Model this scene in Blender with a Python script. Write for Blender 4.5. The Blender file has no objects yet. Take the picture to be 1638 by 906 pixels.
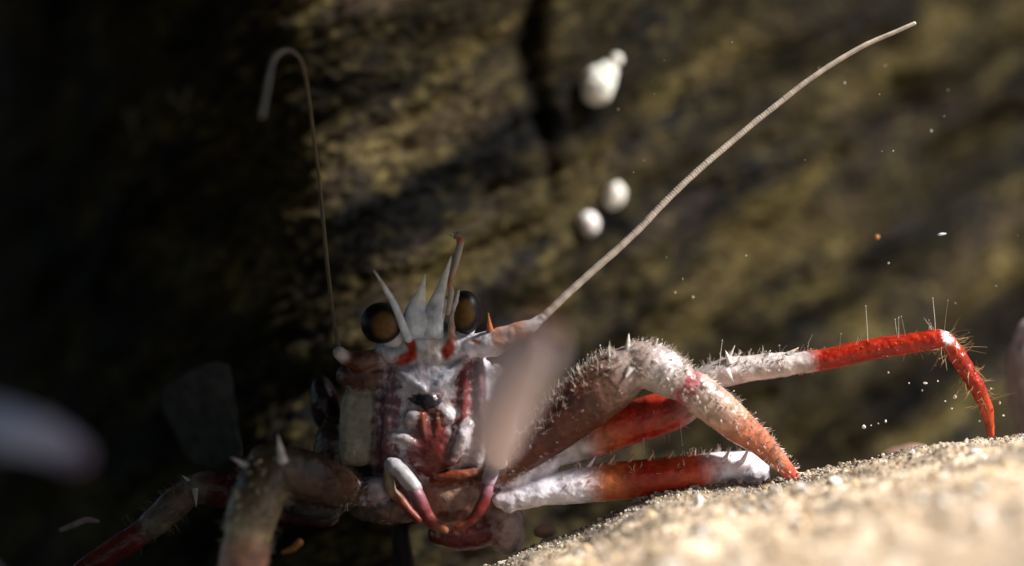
import bpy, math, random
import numpy as np
from mathutils import Vector, Matrix, kdtree

random.seed(7)
rng = np.random.default_rng(11)
S = bpy.context.scene
COL = S.collection
R = math.radians

# ------------------------------------------------------------------ camera
D = 40.0                      # camera to plane of focus; one unit is about a centimetre
cam_d = bpy.data.cameras.new('camera')
cam = bpy.data.objects.new('camera', cam_d)
COL.objects.link(cam)
cam.location = (0, -D, 0)
cam.rotation_euler = (R(90), 0, 0)
cam_d.sensor_width = 36
cam_d.lens = 36 * D / 16.38
cam_d.clip_start = 0.1
cam_d.clip_end = 1000
cam_d.dof.use_dof = True
cam_d.dof.focus_distance = D + 0.05
cam_d.dof.aperture_fstop = 0.039
S.camera = cam

# ------------------------------------------------------------------ light
to_sun = Vector((0.68, -0.20, 0.70)).normalized()
elev = math.asin(to_sun.z)
azim = math.atan2(to_sun.x, to_sun.y)          # clockwise from +Y
w = bpy.data.worlds.new('World')
S.world = w
w.use_nodes = True
wn = w.node_tree
bg = wn.nodes['Background']
sky = wn.nodes.new('ShaderNodeTexSky')
sky.sky_type = 'NISHITA'
sky.sun_disc = False
sky.sun_elevation = elev
sky.sun_rotation = azim
wn.links.new(sky.outputs[0], bg.inputs[0])
bg.inputs[1].default_value = 0.036
sun_d = bpy.data.lights.new('sun', 'SUN')
sun_d.energy = 5.0
sun_d.angle = R(7.0)
sun_d.color = (1.0, 0.965, 0.92)
sun = bpy.data.objects.new('sun', sun_d)
COL.objects.link(sun)
sun.location = to_sun * 60
sun.rotation_euler = to_sun.to_track_quat('Z', 'Y').to_euler()
vs = S.view_settings
vs.view_transform = 'Standard'
vs.look = 'None'
vs.exposure = 0.86
vs.gamma = 1
vs.use_curve_mapping = False

# ------------------------------------------------------------------ helpers
def P(px, py, y=0.0):
    """point seen at photo position (px, py) and standing at depth y"""
    k = (D + y) / D
    return np.array(((px - 819) / 100 * k, y, (453 - py) / 100 * k))

_perm = np.random.default_rng(5).permutation(512)
_perm = np.concatenate([_perm, _perm, _perm])
_grad = np.random.default_rng(6).normal(size=(512, 3))
_grad /= np.linalg.norm(_grad, axis=1)[:, None]

def noise3(p):
    p = np.asarray(p, float)
    i = np.floor(p).astype(int); f = p - i
    u = f * f * f * (f * (f * 6 - 15) + 10)
    i &= 511
    out = 0
    for dx in (0, 1):
        for dy in (0, 1):
            for dz in (0, 1):
                h = _perm[_perm[_perm[i[:, 0] + dx] + i[:, 1] + dy] + i[:, 2] + dz]
                g = _grad[h]
                d = (g * (f - np.array((dx, dy, dz)))).sum(1)
                wgt = (u[:, 0] if dx else 1 - u[:, 0]) * (u[:, 1] if dy else 1 - u[:, 1]) * (u[:, 2] if dz else 1 - u[:, 2])
                out = out + wgt * d
    return out

def fbm(p, octv=4, gain=0.5):
    p = np.asarray(p, float); a = 1.0; o = 0
    for k in range(octv):
        o = o + a * noise3(p + 17.3 * k); p = p * 2.03; a *= gain
    return o

def new_mesh_obj(name, verts, faces, mats, parent=None, cols=None, smooth=True, mat_idx=None):
    me = bpy.data.meshes.new(name)
    me.from_pydata([tuple(v) for v in np.asarray(verts).tolist()], [], [tuple(f) for f in faces])
    for m in (mats if isinstance(mats, (list, tuple)) else [mats]):
        me.materials.append(m)
    if smooth:
        me.polygons.foreach_set('use_smooth', np.ones(len(me.polygons), bool))
    if cols is not None:
        at = me.color_attributes.new('tint', 'FLOAT_COLOR', 'POINT')
        c4 = np.ones((len(me.vertices), 4), np.float32); c4[:, :3] = cols
        at.data.foreach_set('color', c4.ravel())
    if mat_idx is not None:
        me.polygons.foreach_set('material_index', np.asarray(mat_idx, np.int32))
    me.update()
    o = bpy.data.objects.new(name, me)
    COL.objects.link(o)
    if parent is not None:
        o.parent = parent
        o.matrix_parent_inverse = Matrix.Translation(-Vector(parent.location))
    return o

def empty(name, loc):
    o = bpy.data.objects.new(name, None)
    o.empty_display_size = 0.3
    o.location = loc
    COL.objects.link(o)
    return o

def tag(o, label=None, cat=None, group=None, kind=None):
    if label: o['label'] = label
    if cat: o['category'] = cat
    if group: o['group'] = group
    if kind: o['kind'] = kind
    return o

def lerp_table(t, ts, vs_):
    vs_ = np.asarray(vs_, float)
    if vs_.ndim == 1:
        return np.interp(t, ts, vs_)
    return np.stack([np.interp(t, ts, vs_[:, k]) for k in range(vs_.shape[1])], 1)

def spline(pts, n):
    pts = np.asarray(pts, float)
    q = np.vstack([2 * pts[0] - pts[1], pts, 2 * pts[-1] - pts[-2]])
    out = []; tt = []
    m = len(pts) - 1
    for i in range(m):
        p0, p1, p2, p3 = q[i:i + 4]
        for k in range(n):
            t = k / n
            out.append(0.5 * ((2 * p1) + (-p0 + p2) * t + (2 * p0 - 5 * p1 + 4 * p2 - p3) * t * t + (-p0 + 3 * p1 - 3 * p2 + p3) * t ** 3))
            tt.append(i + t)
    out.append(pts[-1]); tt.append(m)
    return np.array(out), np.array(tt)

class Tube:
    """a closed limb: control rows (px, py, depth, radius_px, colour)"""
    def __init__(self, rows, n=8, sides=18, squash=1.0, straight=False, cap=3, world=False):
        if world:
            c = np.array([r[:3] for r in rows], float)
        else:
            c = np.array([P(*r[:3]) for r in rows])
        rad = np.array([r[3] / 100 for r in rows])
        col = np.array([r[4] for r in rows], float)
        if straight:
            tt = np.linspace(0, len(rows) - 1, (len(rows) - 1) * n + 1)
            cen = lerp_table(tt, np.arange(len(rows)), c)
        else:
            cen, tt = spline(c, n)
        rr = np.interp(tt, np.arange(len(rows)), rad)
        cc = lerp_table(tt, np.arange(len(rows)), col)
        tan = np.gradient(cen, axis=0)
        tan /= np.linalg.norm(tan, axis=1)[:, None] + 1e-9
        up = np.array((0, -1, 0.0)) if abs(tan[0][1]) < 0.9 else np.array((0, 0, 1.0))
        Ns = []; nrm = up
        for t in tan:
            nrm = nrm - t * np.dot(nrm, t); nrm /= np.linalg.norm(nrm) + 1e-9
            Ns.append(nrm.copy())
        Ns = np.array(Ns); Bs = np.cross(tan, Ns)
        # rounded caps
        C, T, Nn, B, Rr, K = [], [], [], [], [], []
        for k in range(cap):
            a = math.pi / 2 * k / cap
            if k == 0: continue
            C.append(cen[0] - tan[0] * rr[0] * math.cos(a)); Rr.append(rr[0] * math.sin(a)); Nn.append(Ns[0]); B.append(Bs[0]); K.append(cc[0])
        for i in range(len(cen)):
            C.append(cen[i]); Rr.append(rr[i]); Nn.append(Ns[i]); B.append(Bs[i]); K.append(cc[i])
        for k in range(cap - 1, 0, -1):
            a = math.pi / 2 * k / cap
            C.append(cen[-1] + tan[-1] * rr[-1] * math.cos(a)); Rr.append(rr[-1] * math.sin(a)); Nn.append(Ns[-1]); B.append(Bs[-1]); K.append(cc[-1])
        ang = np.linspace(0, 2 * math.pi, sides, endpoint=False)
        V = [cen[0] - tan[0] * rr[0]]; COLS = [cc[0]]
        for c0, r0, n0, b0, k0 in zip(C, Rr, Nn, B, K):
            V.extend(c0 + r0 * (np.cos(ang)[:, None] * n0 * squash + np.sin(ang)[:, None] * b0)); COLS.extend([k0] * sides)
        V.append(cen[-1] + tan[-1] * rr[-1]); COLS.append(cc[-1])
        F = []
        nr = len(C)
        for s in range(sides):
            F.append((0, 1 + (s + 1) % sides, 1 + s))
        for i in range(nr - 1):
            a = 1 + i * sides; b = a + sides
            for s in range(sides):
                F.append((a + s, a + (s + 1) % sides, b + (s + 1) % sides, b + s))
        a = 1 + (nr - 1) * sides
        for s in range(sides):
            F.append((a + s, a + (s + 1) % sides, len(V) - 1))
        self.v = np.array(V); self.f = F; self.c = np.array(COLS)
        self.cen, self.tan, self.nrm, self.bin, self.rad, self.tt = cen, tan, Ns, Bs, rr, tt
        self.squash = squash
        self.col = cc

def ball(px, py, y, rx, rz, ry, col, rot=0.0, nu=22, nv=14, box=1.0):
    """ellipsoid, radii in hundredths"""
    c = P(px, py, y)
    V = []; F = []
    for j in range(nv + 1):
        th = math.pi * j / nv
        for i in range(nu):
            ph = 2 * math.pi * i / nu
            V.append((math.sin(th) * math.cos(ph), math.sin(th) * math.sin(ph), math.cos(th)))
    V = np.array(V); V = np.sign(V) * np.abs(V) ** box
    V = V * (rx / 100, ry / 100, rz / 100)
    ca, sa = math.cos(rot), math.sin(rot)
    V = np.stack([V[:, 0] * ca - V[:, 2] * sa, V[:, 1], V[:, 0] * sa + V[:, 2] * ca], 1) + c
    for j in range(nv):
        for i in range(nu):
            a = j * nu + i; b = j * nu + (i + 1) % nu
            F.append((a, a + nu, b + nu, b))
    class E: pass
    e = E(); e.v = V; e.f = F; e.c = np.tile(np.array(col, float), (len(V), 1))
    return e

def join(parts):
    V, F, C = [], [], []; o = 0
    for p in parts:
        V.append(p.v); C.append(p.c); F.extend([tuple(i + o for i in f) for f in p.f]); o += len(p.v)
    return np.vstack(V), F, np.vstack(C)

class Spike:
    def __init__(self, base, tip, r, col, bend=0.0, sides=7, tipcol=None):
        base = np.asarray(base); tip = np.asarray(tip)
        d = tip - base; L = np.linalg.norm(d); d = d / L
        a = np.cross(d, (0.3, 0.9, 0.2)); a /= np.linalg.norm(a); b = np.cross(d, a)
        ts = (0, 0.3, 0.6, 0.85); rs = (1, 0.72, 0.42, 0.18)
        ang = np.linspace(0, 2 * math.pi, sides, endpoint=False)
        V = []; C = []
        tc = np.array(tipcol if tipcol is not None else col, float); c0 = np.array(col, float)
        for t, rr in zip(ts, rs):
            cen = base + d * L * t + b * bend * L * math.sin(t * math.pi)
            V.extend(cen + r * rr * (np.cos(ang)[:, None] * a + np.sin(ang)[:, None] * b)); C.extend([c0 + (tc - c0) * t] * sides)
        V.append(tip); C.append(tc)
        F = []
        for i in range(3):
            for s in range(sides):
                F.append((i * sides + s, i * sides + (s + 1) % sides, (i + 1) * sides + (s + 1) % sides, (i + 1) * sides + s))
        for s in range(sides):
            F.append((3 * sides + s, 3 * sides + (s + 1) % sides, len(V) - 1))
        self.v = np.array(V); self.f = F; self.c = np.array(C)

# ------------------------------------------------------------------ materials
def mat(name):
    m = bpy.data.materials.new(name); m.use_nodes = True
    nt = m.node_tree
    return m, nt, nt.nodes['Principled BSDF']

def N(nt, typ, **kw):
    n = nt.nodes.new(typ)
    for k, v in kw.items():
        setattr(n, k, v)
    return n

def shell_mat(name, rough=0.45, sss=0.12, bump=0.25, scale=14.0, mottle=0.35, spec=0.22):
    m, nt, b = mat(name)
    at = N(nt, 'ShaderNodeAttribute', attribute_name='tint')
    tc = N(nt, 'ShaderNodeTexCoord')
    n1 = N(nt, 'ShaderNodeTexNoise'); n1.inputs['Scale'].default_value = 5.0; n1.inputs['Detail'].default_value = 6
    n2 = N(nt, 'ShaderNodeTexNoise'); n2.inputs['Scale'].default_value = scale; n2.inputs['Detail'].default_value = 5
    for n in (n1, n2): nt.links.new(tc.outputs['Object'], n.inputs['Vector'])
    mr = N(nt, 'ShaderNodeMapRange'); mr.inputs[1].default_value = 0.3; mr.inputs[2].default_value = 0.7
    mr.inputs[3].default_value = 1 - mottle; mr.inputs[4].default_value = 1 + mottle
    nt.links.new(n1.outputs['Fac'], mr.inputs[0])
    mx = N(nt, 'ShaderNodeVectorMath', operation='SCALE')
    nt.links.new(at.outputs['Color'], mx.inputs[0]); nt.links.new(mr.outputs[0], mx.inputs['Scale'])
    nt.links.new(mx.outputs[0], b.inputs['Base Color'])
    bp = N(nt, 'ShaderNodeBump'); bp.inputs['Strength'].default_value = bump; bp.inputs['Distance'].default_value = 0.05
    nt.links.new(n2.outputs['Fac'], bp.inputs['Height']); nt.links.new(bp.outputs[0], b.inputs['Normal'])
    b.inputs['Roughness'].default_value = rough
    b.inputs['Specular IOR Level'].default_value = spec
    b.inputs['Subsurface Weight'].default_value = sss
    b.inputs['Subsurface Radius'].default_value = (1.0, 0.45, 0.35)
    b.inputs['Subsurface Scale'].default_value = 0.12
    return m

M_SHELL = shell_mat('lobster_shell', rough=0.26, sss=0.12, bump=0.5, scale=9.0, mottle=0.4, spec=0.4)
M_LIMB = shell_mat('claw_skin', rough=0.5, sss=0.2, bump=0.2, mottle=0.2)
M_MOUTH = shell_mat('mouth_limb_skin', rough=0.4, sss=0.12, bump=0.15, mottle=0.2)
M_FLAG = shell_mat('antenna_skin', rough=0.5, sss=0.0, bump=0.2, scale=30, mottle=0.2)
M_SPONGE = shell_mat('sponge_skin', rough=0.6, sss=0.3, bump=0.3, scale=9, mottle=0.2)
M_STONE = shell_mat('stone_surface', rough=0.85, sss=0.0, bump=0.6, scale=5, mottle=0.35, spec=0.2)
M_GRAIN = shell_mat('grain_surface', rough=0.4, sss=0.0, bump=0.1, mottle=0.1)
M_HAIR = shell_mat('bristle_surface', rough=0.5, sss=0.0, bump=0.0, mottle=0.1)

def eye_mat():
    m, nt, b = mat('eye_surface')
    at = N(nt, 'ShaderNodeAttribute', attribute_name='tint')
    nt.links.new(at.outputs['Color'], b.inputs['Base Color'])
    b.inputs['Roughness'].default_value = 0.4
    b.inputs['Specular IOR Level'].default_value = 0.2
    return m
M_EYE = eye_mat()

def sand_mat():
    m, nt, b = mat('sand_surface')
    tc = N(nt, 'ShaderNodeTexCoord')
    na = N(nt, 'ShaderNodeTexNoise'); na.inputs['Scale'].default_value = 1.7; na.inputs['Detail'].default_value = 5
    nb = N(nt, 'ShaderNodeTexNoise'); nb.inputs['Scale'].default_value = 11; nb.inputs['Detail'].default_value = 6; nb.inputs['Roughness'].default_value = 0.7
    vo = N(nt, 'ShaderNodeTexVoronoi'); vo.inputs['Scale'].default_value = 16
    for n in (na, nb, vo): nt.links.new(tc.outputs['Object'], n.inputs['Vector'])
    r1 = N(nt, 'ShaderNodeValToRGB')
    e = r1.color_ramp.elements
    e[0].position = 0.38; e[0].color = (0.38, 0.32, 0.25, 1)
    e[1].position = 0.62; e[1].color = (0.90, 0.78, 0.62, 1)
    k = e.new(0.5); k.color = (0.64, 0.51, 0.37, 1)
    nt.links.new(na.outputs['Fac'], r1.inputs[0])
    r2 = N(nt, 'ShaderNodeValToRGB')
    e = r2.color_ramp.elements
    e[0].position = 0.36; e[0].color = (0.58, 0.42, 0.25, 1)
    e[1].position = 0.6; e[1].color = (1.0, 0.98, 0.95, 1)
    nt.links.new(nb.outputs['Fac'], r2.inputs[0])
    mx = N(nt, 'ShaderNodeMix', data_type='RGBA', blend_type='MULTIPLY'); mx.inputs[0].default_value = 0.75
    nt.links.new(r1.outputs[0], mx.inputs[6]); nt.links.new(r2.outputs[0], mx.inputs[7])
    # every grain has a shade of its own
    mx2 = N(nt, 'ShaderNodeMix', data_type='RGBA', blend_type='OVERLAY'); mx2.inputs[0].default_value = 0.18
    nt.links.new(mx.outputs[2], mx2.inputs[6])
    bw = N(nt, 'ShaderNodeRGBToBW'); nt.links.new(vo.outputs['Color'], bw.inputs[0])
    nt.links.new(bw.outputs[0], mx2.inputs[7])
    # a film of grey silt lies along the crest
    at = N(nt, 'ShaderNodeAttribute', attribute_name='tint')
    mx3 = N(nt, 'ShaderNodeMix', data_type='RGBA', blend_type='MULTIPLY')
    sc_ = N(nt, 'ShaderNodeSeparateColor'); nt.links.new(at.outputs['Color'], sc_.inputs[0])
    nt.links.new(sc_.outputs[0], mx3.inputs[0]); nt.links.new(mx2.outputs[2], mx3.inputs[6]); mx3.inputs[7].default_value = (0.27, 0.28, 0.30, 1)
    mx4 = N(nt, 'ShaderNodeMix', data_type='RGBA', blend_type='MIX')          # seabed round the sand bank painted dark to cut bounced light
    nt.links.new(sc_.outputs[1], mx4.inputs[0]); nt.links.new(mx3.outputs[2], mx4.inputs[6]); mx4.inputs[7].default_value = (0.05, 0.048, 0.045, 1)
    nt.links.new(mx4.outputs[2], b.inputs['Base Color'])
    bp = N(nt, 'ShaderNodeBump'); bp.inputs['Strength'].default_value = 0.4; bp.inputs['Distance'].default_value = 0.05
    nt.links.new(vo.outputs['Distance'], bp.inputs['Height']); nt.links.new(bp.outputs[0], b.inputs['Normal'])
    b.inputs['Roughness'].default_value = 0.7
    return m
M_SAND = sand_mat()

def rock_mat():
    m, nt, b = mat('rock_surface')
    at = N(nt, 'ShaderNodeAttribute', attribute_name='tint')
    tc = N(nt, 'ShaderNodeTexCoord')
    mp = N(nt, 'ShaderNodeMapping'); mp.inputs['Rotation'].default_value = (0, R(32), 0); mp.inputs['Scale'].default_value = (1.3, 2.0, 2.6)
    nt.links.new(tc.outputs['Object'], mp.inputs['Vector'])
    n1 = N(nt, 'ShaderNodeTexNoise'); n1.inputs['Scale'].default_value = 3.0; n1.inputs['Detail'].default_value = 9; n1.inputs['Roughness'].default_value = 0.66
    nt.links.new(mp.outputs[0], n1.inputs['Vector'])
    mr = N(nt, 'ShaderNodeMapRange'); mr.inputs[1].default_value = 0.35; mr.inputs[2].default_value = 0.66; mr.inputs[3].default_value = 0.12; mr.inputs[4].default_value = 1.9
    nt.links.new(n1.outputs['Fac'], mr.inputs[0])
    mx = N(nt, 'ShaderNodeVectorMath', operation='SCALE')
    nt.links.new(at.outputs['Color'], mx.inputs[0]); nt.links.new(mr.outputs[0], mx.inputs['Scale'])
    nt.links.new(mx.outputs[0], b.inputs['Base Color'])
    bp = N(nt, 'ShaderNodeBump'); bp.inputs['Strength'].default_value = 0.45; bp.inputs['Distance'].default_value = 0.10
    nt.links.new(n1.outputs['Fac'], bp.inputs['Height']); nt.links.new(bp.outputs[0], b.inputs['Normal'])
    b.inputs['Roughness'].default_value = 0.75
    b.inputs['Specular IOR Level'].default_value = 0.06
    return m
M_ROCK = rock_mat()
SH = (10.0, 9.1, 7.4, 4.5, -1.3, -4.5)     # how far right the added shade shelf reaches, front to back

# ------------------------------------------------------------------ seabed
RX = np.array([-80, -12, -6, -3, -1.5, -0.4, 0.3, 1.3, 2.4, 3.6, 4.6, 6.2, 7.7, 8.3, 12, 20, 80])
RZ = np.array([-6.2, -6.0, -5.7, -5.4, -5.1, -4.62, -4.2, -3.80, -3.44, -3.24, -3.09, -2.72, -2.45, -2.40, -2.2, -2.1, -2.4])
def ridge_y(x):
    return 0.25 + 0.12 * np.sin(x * 1.7) + 0.08 * np.sin(x * 4.1 + 1)

def seabed_z(x, y, fine=True):
    zr = np.interp(x, RX, RZ)
    yr = ridge_y(x)
    t = y - yr
    front = zr - 0.085 * np.minimum(-t, 14) - 0.02 * np.maximum(-t - 14, 0)
    back_floor = -5.6 + 0 * x
    back = back_floor + (zr - back_floor) * np.exp(-np.maximum(t, 0) / 0.55)
    back = np.where(zr < back_floor, zr, back)
    z = np.where(t < 0, front, back)
    q = np.stack([x, y, 0 * x], 1)
    z = z + 0.22 * fbm(q * 0.55, 3) + (0.09 * fbm(q * 2.6 + 3, 3) + 0.045 * fbm(q * 9, 3, 0.6) if fine else 0)
    return z

def axis_lines(lo, a, b, hi, step, nlo, nhi):
    f = np.arange(a, b, step)
    g1 = a - (a - lo) * (np.linspace(1, 0, nlo, endpoint=False)) ** 2
    g2 = b + (hi - b) * (np.linspace(0, 1, nhi)) ** 2
    return np.concatenate([g1, f, g2])
gx = axis_lines(-90, -2.5, 9.6, 90, 0.03, 34, 34)
gy = axis_lines(-60, -7.5, 1.6, 90, 0.03, 50, 40)
XX, YY = np.meshgrid(gx, gy)
zz = seabed_z(XX.ravel(), YY.ravel())
V = np.stack([XX.ravel(), YY.ravel(), zz], 1)
nx, ny = len(gx), len(gy)
ii = (np.arange(ny - 1)[:, None] * nx + np.arange(nx - 1)[None, :]).ravel()
Fq = np.stack([ii, ii + 1, ii + nx + 1, ii + nx], 1)
t_ = YY.ravel() - ridge_y(XX.ravel())
bounce_dark = np.clip((-YY.ravel() - 9) / 3, 0, 1) + np.clip((-2.2 - XX.ravel()) / 2, 0, 1)  # dark zones in front and left, added against light bouncing up
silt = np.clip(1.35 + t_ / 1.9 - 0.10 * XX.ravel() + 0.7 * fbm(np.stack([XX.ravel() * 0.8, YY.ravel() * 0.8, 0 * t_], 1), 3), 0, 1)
tag(new_mesh_obj('seabed', V, Fq.tolist(), M_SAND, cols=np.stack([silt, np.clip(bounce_dark, 0, 1), 0 * silt], 1)), kind='structure')

# ------------------------------------------------------------------ rock wall behind
plan, _ = spline(np.array([(-34, 40, 0), (-20, 23, 0), (-11.5, 11.5, 0), (-7.0, 5.6, 0), (-4.7, 3.3, 0), (-3.2, 2.75, 0), (-1.0, 3.25, 0), (2.0, 4.5, 0),
                           (6.0, 6.5, 0), (11, 9.0, 0), (20, 13, 0), (38, 20, 0)]), 60)
seg = np.concatenate([[0], np.cumsum(np.linalg.norm(np.diff(plan, axis=0), axis=1))])
i0 = np.argmin(np.abs(plan[:, 0]))
seg -= seg[i0]
uu = np.concatenate([np.linspace(seg[0], -13, 40, endpoint=False), np.arange(-13, 14, 0.05), np.linspace(14, seg[-1], 40)])
px_ = np.interp(uu, seg, plan[:, 0]); py_ = np.interp(uu, seg, plan[:, 1])
tx = np.gradient(px_, uu); ty = np.gradient(py_, uu)
ln = np.hypot(tx, ty); nxv, nyv = ty / ln, -tx / ln
vv = np.concatenate([np.arange(-7, 6.6, 0.05), np.linspace(6.6, 16, 24)])
U, Z = np.meshgrid(uu, vv)
u1, z1 = U.ravel(), Z.ravel()
th = R(30)
ca, sa = math.cos(th), math.sin(th)
al = u1 * ca + z1 * sa; ac = -u1 * sa + z1 * ca          # along and across the streaks
wob = 0.35 * fbm(np.stack([u1 * 0.5, z1 * 0.5, 0 * u1 + 7], 1), 2)
ac = ac + wob
q1 = np.stack([al * 0.20, ac * 0.85, 0 * al], 1)
q2 = np.stack([al * 0.55, ac * 2.3, 0 * al + 4], 1)
q3 = np.stack([al * 1.8, ac * 6.0, 0 * al + 9], 1)
big = fbm(np.stack([u1 * 0.3, z1 * 0.3, 0 * u1 + 2], 1), 3)
n1 = fbm(q1, 3); n2 = fbm(q2, 3); n3 = fbm(q3, 3)
disp = 0.45 * big + 0.30 * n1 + 0.15 * n2 + 0.07 * n3 + 0.05 * fbm(np.stack([al * 5, ac * 11, 0 * al + 13], 1), 3, 0.65)
# upright cleft in the wall, wandering and closing downwards
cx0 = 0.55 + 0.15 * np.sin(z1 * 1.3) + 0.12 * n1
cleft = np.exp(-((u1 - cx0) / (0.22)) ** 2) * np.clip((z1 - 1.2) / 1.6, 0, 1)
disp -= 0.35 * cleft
lean = 0.06 * (z1 + 1)                                    # the face leans back a little
bxn = np.repeat(nxv[None, :], len(vv), 0).ravel(); byn = np.repeat(nyv[None, :], len(vv), 0).ravel()
X = np.repeat(px_[None, :], len(vv), 0).ravel() + bxn * disp
Y = np.repeat(py_[None, :], len(vv), 0).ravel() + byn * disp + lean
V = np.stack([X, Y, z1], 1)
nx, ny = len(uu), len(vv)
ii = (np.arange(ny - 1)[:, None] * nx + np.arange(nx - 1)[None, :]).ravel()
Fq = np.stack([ii, ii + 1, ii + nx + 1, ii + nx], 1)
# colour of the growth on the rock: ochre and olive films in streaked patches over dark stone
f1 = np.clip((fbm(np.stack([al * 0.20, ac * 0.72, 0 * al + 20], 1), 5, 0.62) + 0.30) / 0.62, 0, 1)[:, None]
f2 = np.clip((fbm(np.stack([al * 0.6, ac * 1.05, 0 * al + 31], 1), 5, 0.65) - 0.06) / 0.5, 0, 1)[:, None]
f3 = np.clip((fbm(np.stack([al * 0.3, ac * 0.8, 0 * al + 51], 1), 3) - 0.02) / 0.4, 0, 1)[:, None]
f4 = np.clip((fbm(np.stack([al * 2.2, ac * 3.6, 0 * al + 71], 1), 3, 0.6) - 0.18) / 0.3, 0, 1)[:, None]
c = (1 - f1) * np.array((0.012, 0.012, 0.013)) + f1 * np.array((0.084, 0.061, 0.020))
c = (1 - f2) * c + f2 * np.array((0.150, 0.118, 0.040))
c = (1 - 0.55 * f3) * c + 0.55 * f3 * np.array((0.064, 0.044, 0.034))
c = (1 - 0.5 * f4) * c + 0.5 * f4 * np.array((0.23, 0.175, 0.065))
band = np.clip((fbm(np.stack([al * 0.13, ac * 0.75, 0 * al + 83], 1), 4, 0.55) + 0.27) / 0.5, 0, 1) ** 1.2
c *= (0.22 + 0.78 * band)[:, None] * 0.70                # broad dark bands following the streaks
c *= (1 - 0.7 * cleft)[:, None]                          # colour darker inside the cleft
# unseen rock shelf, added above the hollow to keep its left side in shade
sx_ = np.linspace(0, 1, 70); sy_ = np.concatenate([np.linspace(-30, -10, 20, endpoint=False), np.linspace(-10, 9, 80)])
edge_y = np.array([-30, -13, -8, -5, -3.5, 0, 2, 4, 9]); edge_x = np.array([4.0, 7.5, SH[0], SH[1], SH[2], SH[3], SH[4], SH[5], SH[5] - 1.5])
sv_, sf_ = [], []
for k_, zt in enumerate((6.3, 9.5)):
    for yy in sy_:
        ex = np.interp(yy, edge_y, edge_x)
        xs = -28 + (ex + 28) * sx_ ** 0.6
        sv_.append(np.stack([xs, 0 * xs + yy, 0 * xs + zt], 1))
ns = len(sx_) * len(sy_)
sv_ = np.vstack(sv_)
sv_[:, 0] += 0.25 * fbm(sv_ * (0.6, 0.6, 0.2), 3); sv_[:ns, 2] += 0.5 * np.abs(fbm(sv_[:ns] * 0.5, 4)); sv_[ns:, 2] += 0.6 * fbm(sv_[ns:] * 0.4, 3)
a_, b_ = len(sx_), len(sy_)
gi = lambda k, j, i: k * ns + j * a_ + i
for j in range(b_ - 1):
    for i in range(a_ - 1):
        sf_.append((gi(0, j, i), gi(0, j + 1, i), gi(0, j + 1, i + 1), gi(0, j, i + 1)))
        sf_.append((gi(1, j, i), gi(1, j, i + 1), gi(1, j + 1, i + 1), gi(1, j + 1, i)))
    for i in (0, a_ - 1):
        q = (gi(0, j, i), gi(0, j + 1, i), gi(1, j + 1, i), gi(1, j, i)); sf_.append(q if i == 0 else q[::-1])
for i in range(a_ - 1):
    for j in (0, b_ - 1):
        q = (gi(0, j, i), gi(0, j, i + 1), gi(1, j, i + 1), gi(1, j, i)); sf_.append(q if j else q[::-1])
nw = len(V)
Fq = Fq.tolist() + [tuple(i + nw for i in f) for f in sf_]
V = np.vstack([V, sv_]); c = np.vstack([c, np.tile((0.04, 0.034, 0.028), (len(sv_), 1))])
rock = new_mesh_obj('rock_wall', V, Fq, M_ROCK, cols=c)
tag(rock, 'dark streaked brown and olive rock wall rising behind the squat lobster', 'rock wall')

def wall_point(px, py):
    """where the line of sight through a photo position meets the wall grid"""
    k = (V[:, 1] + D) / D
    sx = 819 + V[:, 0] / k * 100; sy = 453 - V[:, 2] / k * 100
    j = np.argmin((sx - px) ** 2 + (sy - py) ** 2)
    return V[j]
WP = {k: wall_point(*k) for k in ((948, 138), (978, 313), (937, 357), (300, 200), (90, 330), (215, 215), (455, 600))}

# ------------------------------------------------------------------ squat lobster
PALE = (0.50, 0.45, 0.46); BLUE = (0.46, 0.52, 0.60); WHITE = (0.82, 0.77, 0.84); PINK = (0.55, 0.38, 0.34)
RED = (0.33, 0.018, 0.005); DRED = (0.16, 0.022, 0.018); BRN = (0.20, 0.085, 0.045); ORG = (0.50, 0.12, 0.035)
BEI = (0.42, 0.34, 0.25); PURP = (0.20, 0.09, 0.11); BLK = (0.012, 0.010, 0.016); TAN = (0.37, 0.285, 0.255)
lob = empty('squat_lobster', P(700, 830, 0.6))
tag(lob, 'pale squat lobster with dark round eyes and red banded legs facing out of a hollow', 'squat lobster')

parts = []
add = parts.append
# trunk, head and face plates
FACE = (0.50, 0.46, 0.53); DIM = (0.07, 0.045, 0.045)
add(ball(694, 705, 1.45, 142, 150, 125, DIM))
add(ball(692, 650, 0.45, 90, 125, 62, FACE, box=0.8, nu=40, nv=28))
add(ball(738, 655, 0.42, 52, 110, 58, (0.60, 0.54, 0.57), box=0.8, nu=36, nv=26))
add(ball(675, 550, 0.20, 66, 44, 42, (0.40, 0.42, 0.47)))
add(ball(640, 562, 0.14, 42, 26, 30, (0.40, 0.43, 0.49)))
add(ball(722, 556, 0.12, 44, 32, 30, PALE))
add(ball(725, 795, 0.35, 62, 64, 45, (0.32, 0.19, 0.14)))
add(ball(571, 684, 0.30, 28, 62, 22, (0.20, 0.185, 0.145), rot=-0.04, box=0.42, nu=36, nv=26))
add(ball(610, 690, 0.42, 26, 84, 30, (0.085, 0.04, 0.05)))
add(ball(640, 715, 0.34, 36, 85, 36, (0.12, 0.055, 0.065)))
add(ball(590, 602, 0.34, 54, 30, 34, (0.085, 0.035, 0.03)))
add(ball(790, 668, 0.50, 32, 88, 42, (0.56, 0.44, 0.43), rot=-0.06))
add(ball(778, 610, 0.30, 12, 34, 18, WHITE, box=0.8))
add(ball(800, 730, 0.34, 40, 60, 36, (0.62, 0.55, 0.58)))
add(ball(806, 840, 0.62, 36, 50, 50, (0.36, 0.25, 0.22), rot=0.25))
add(ball(752, 848, 0.6, 70, 32, 60, (0.12, 0.02, 0.02), rot=0.15))
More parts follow.
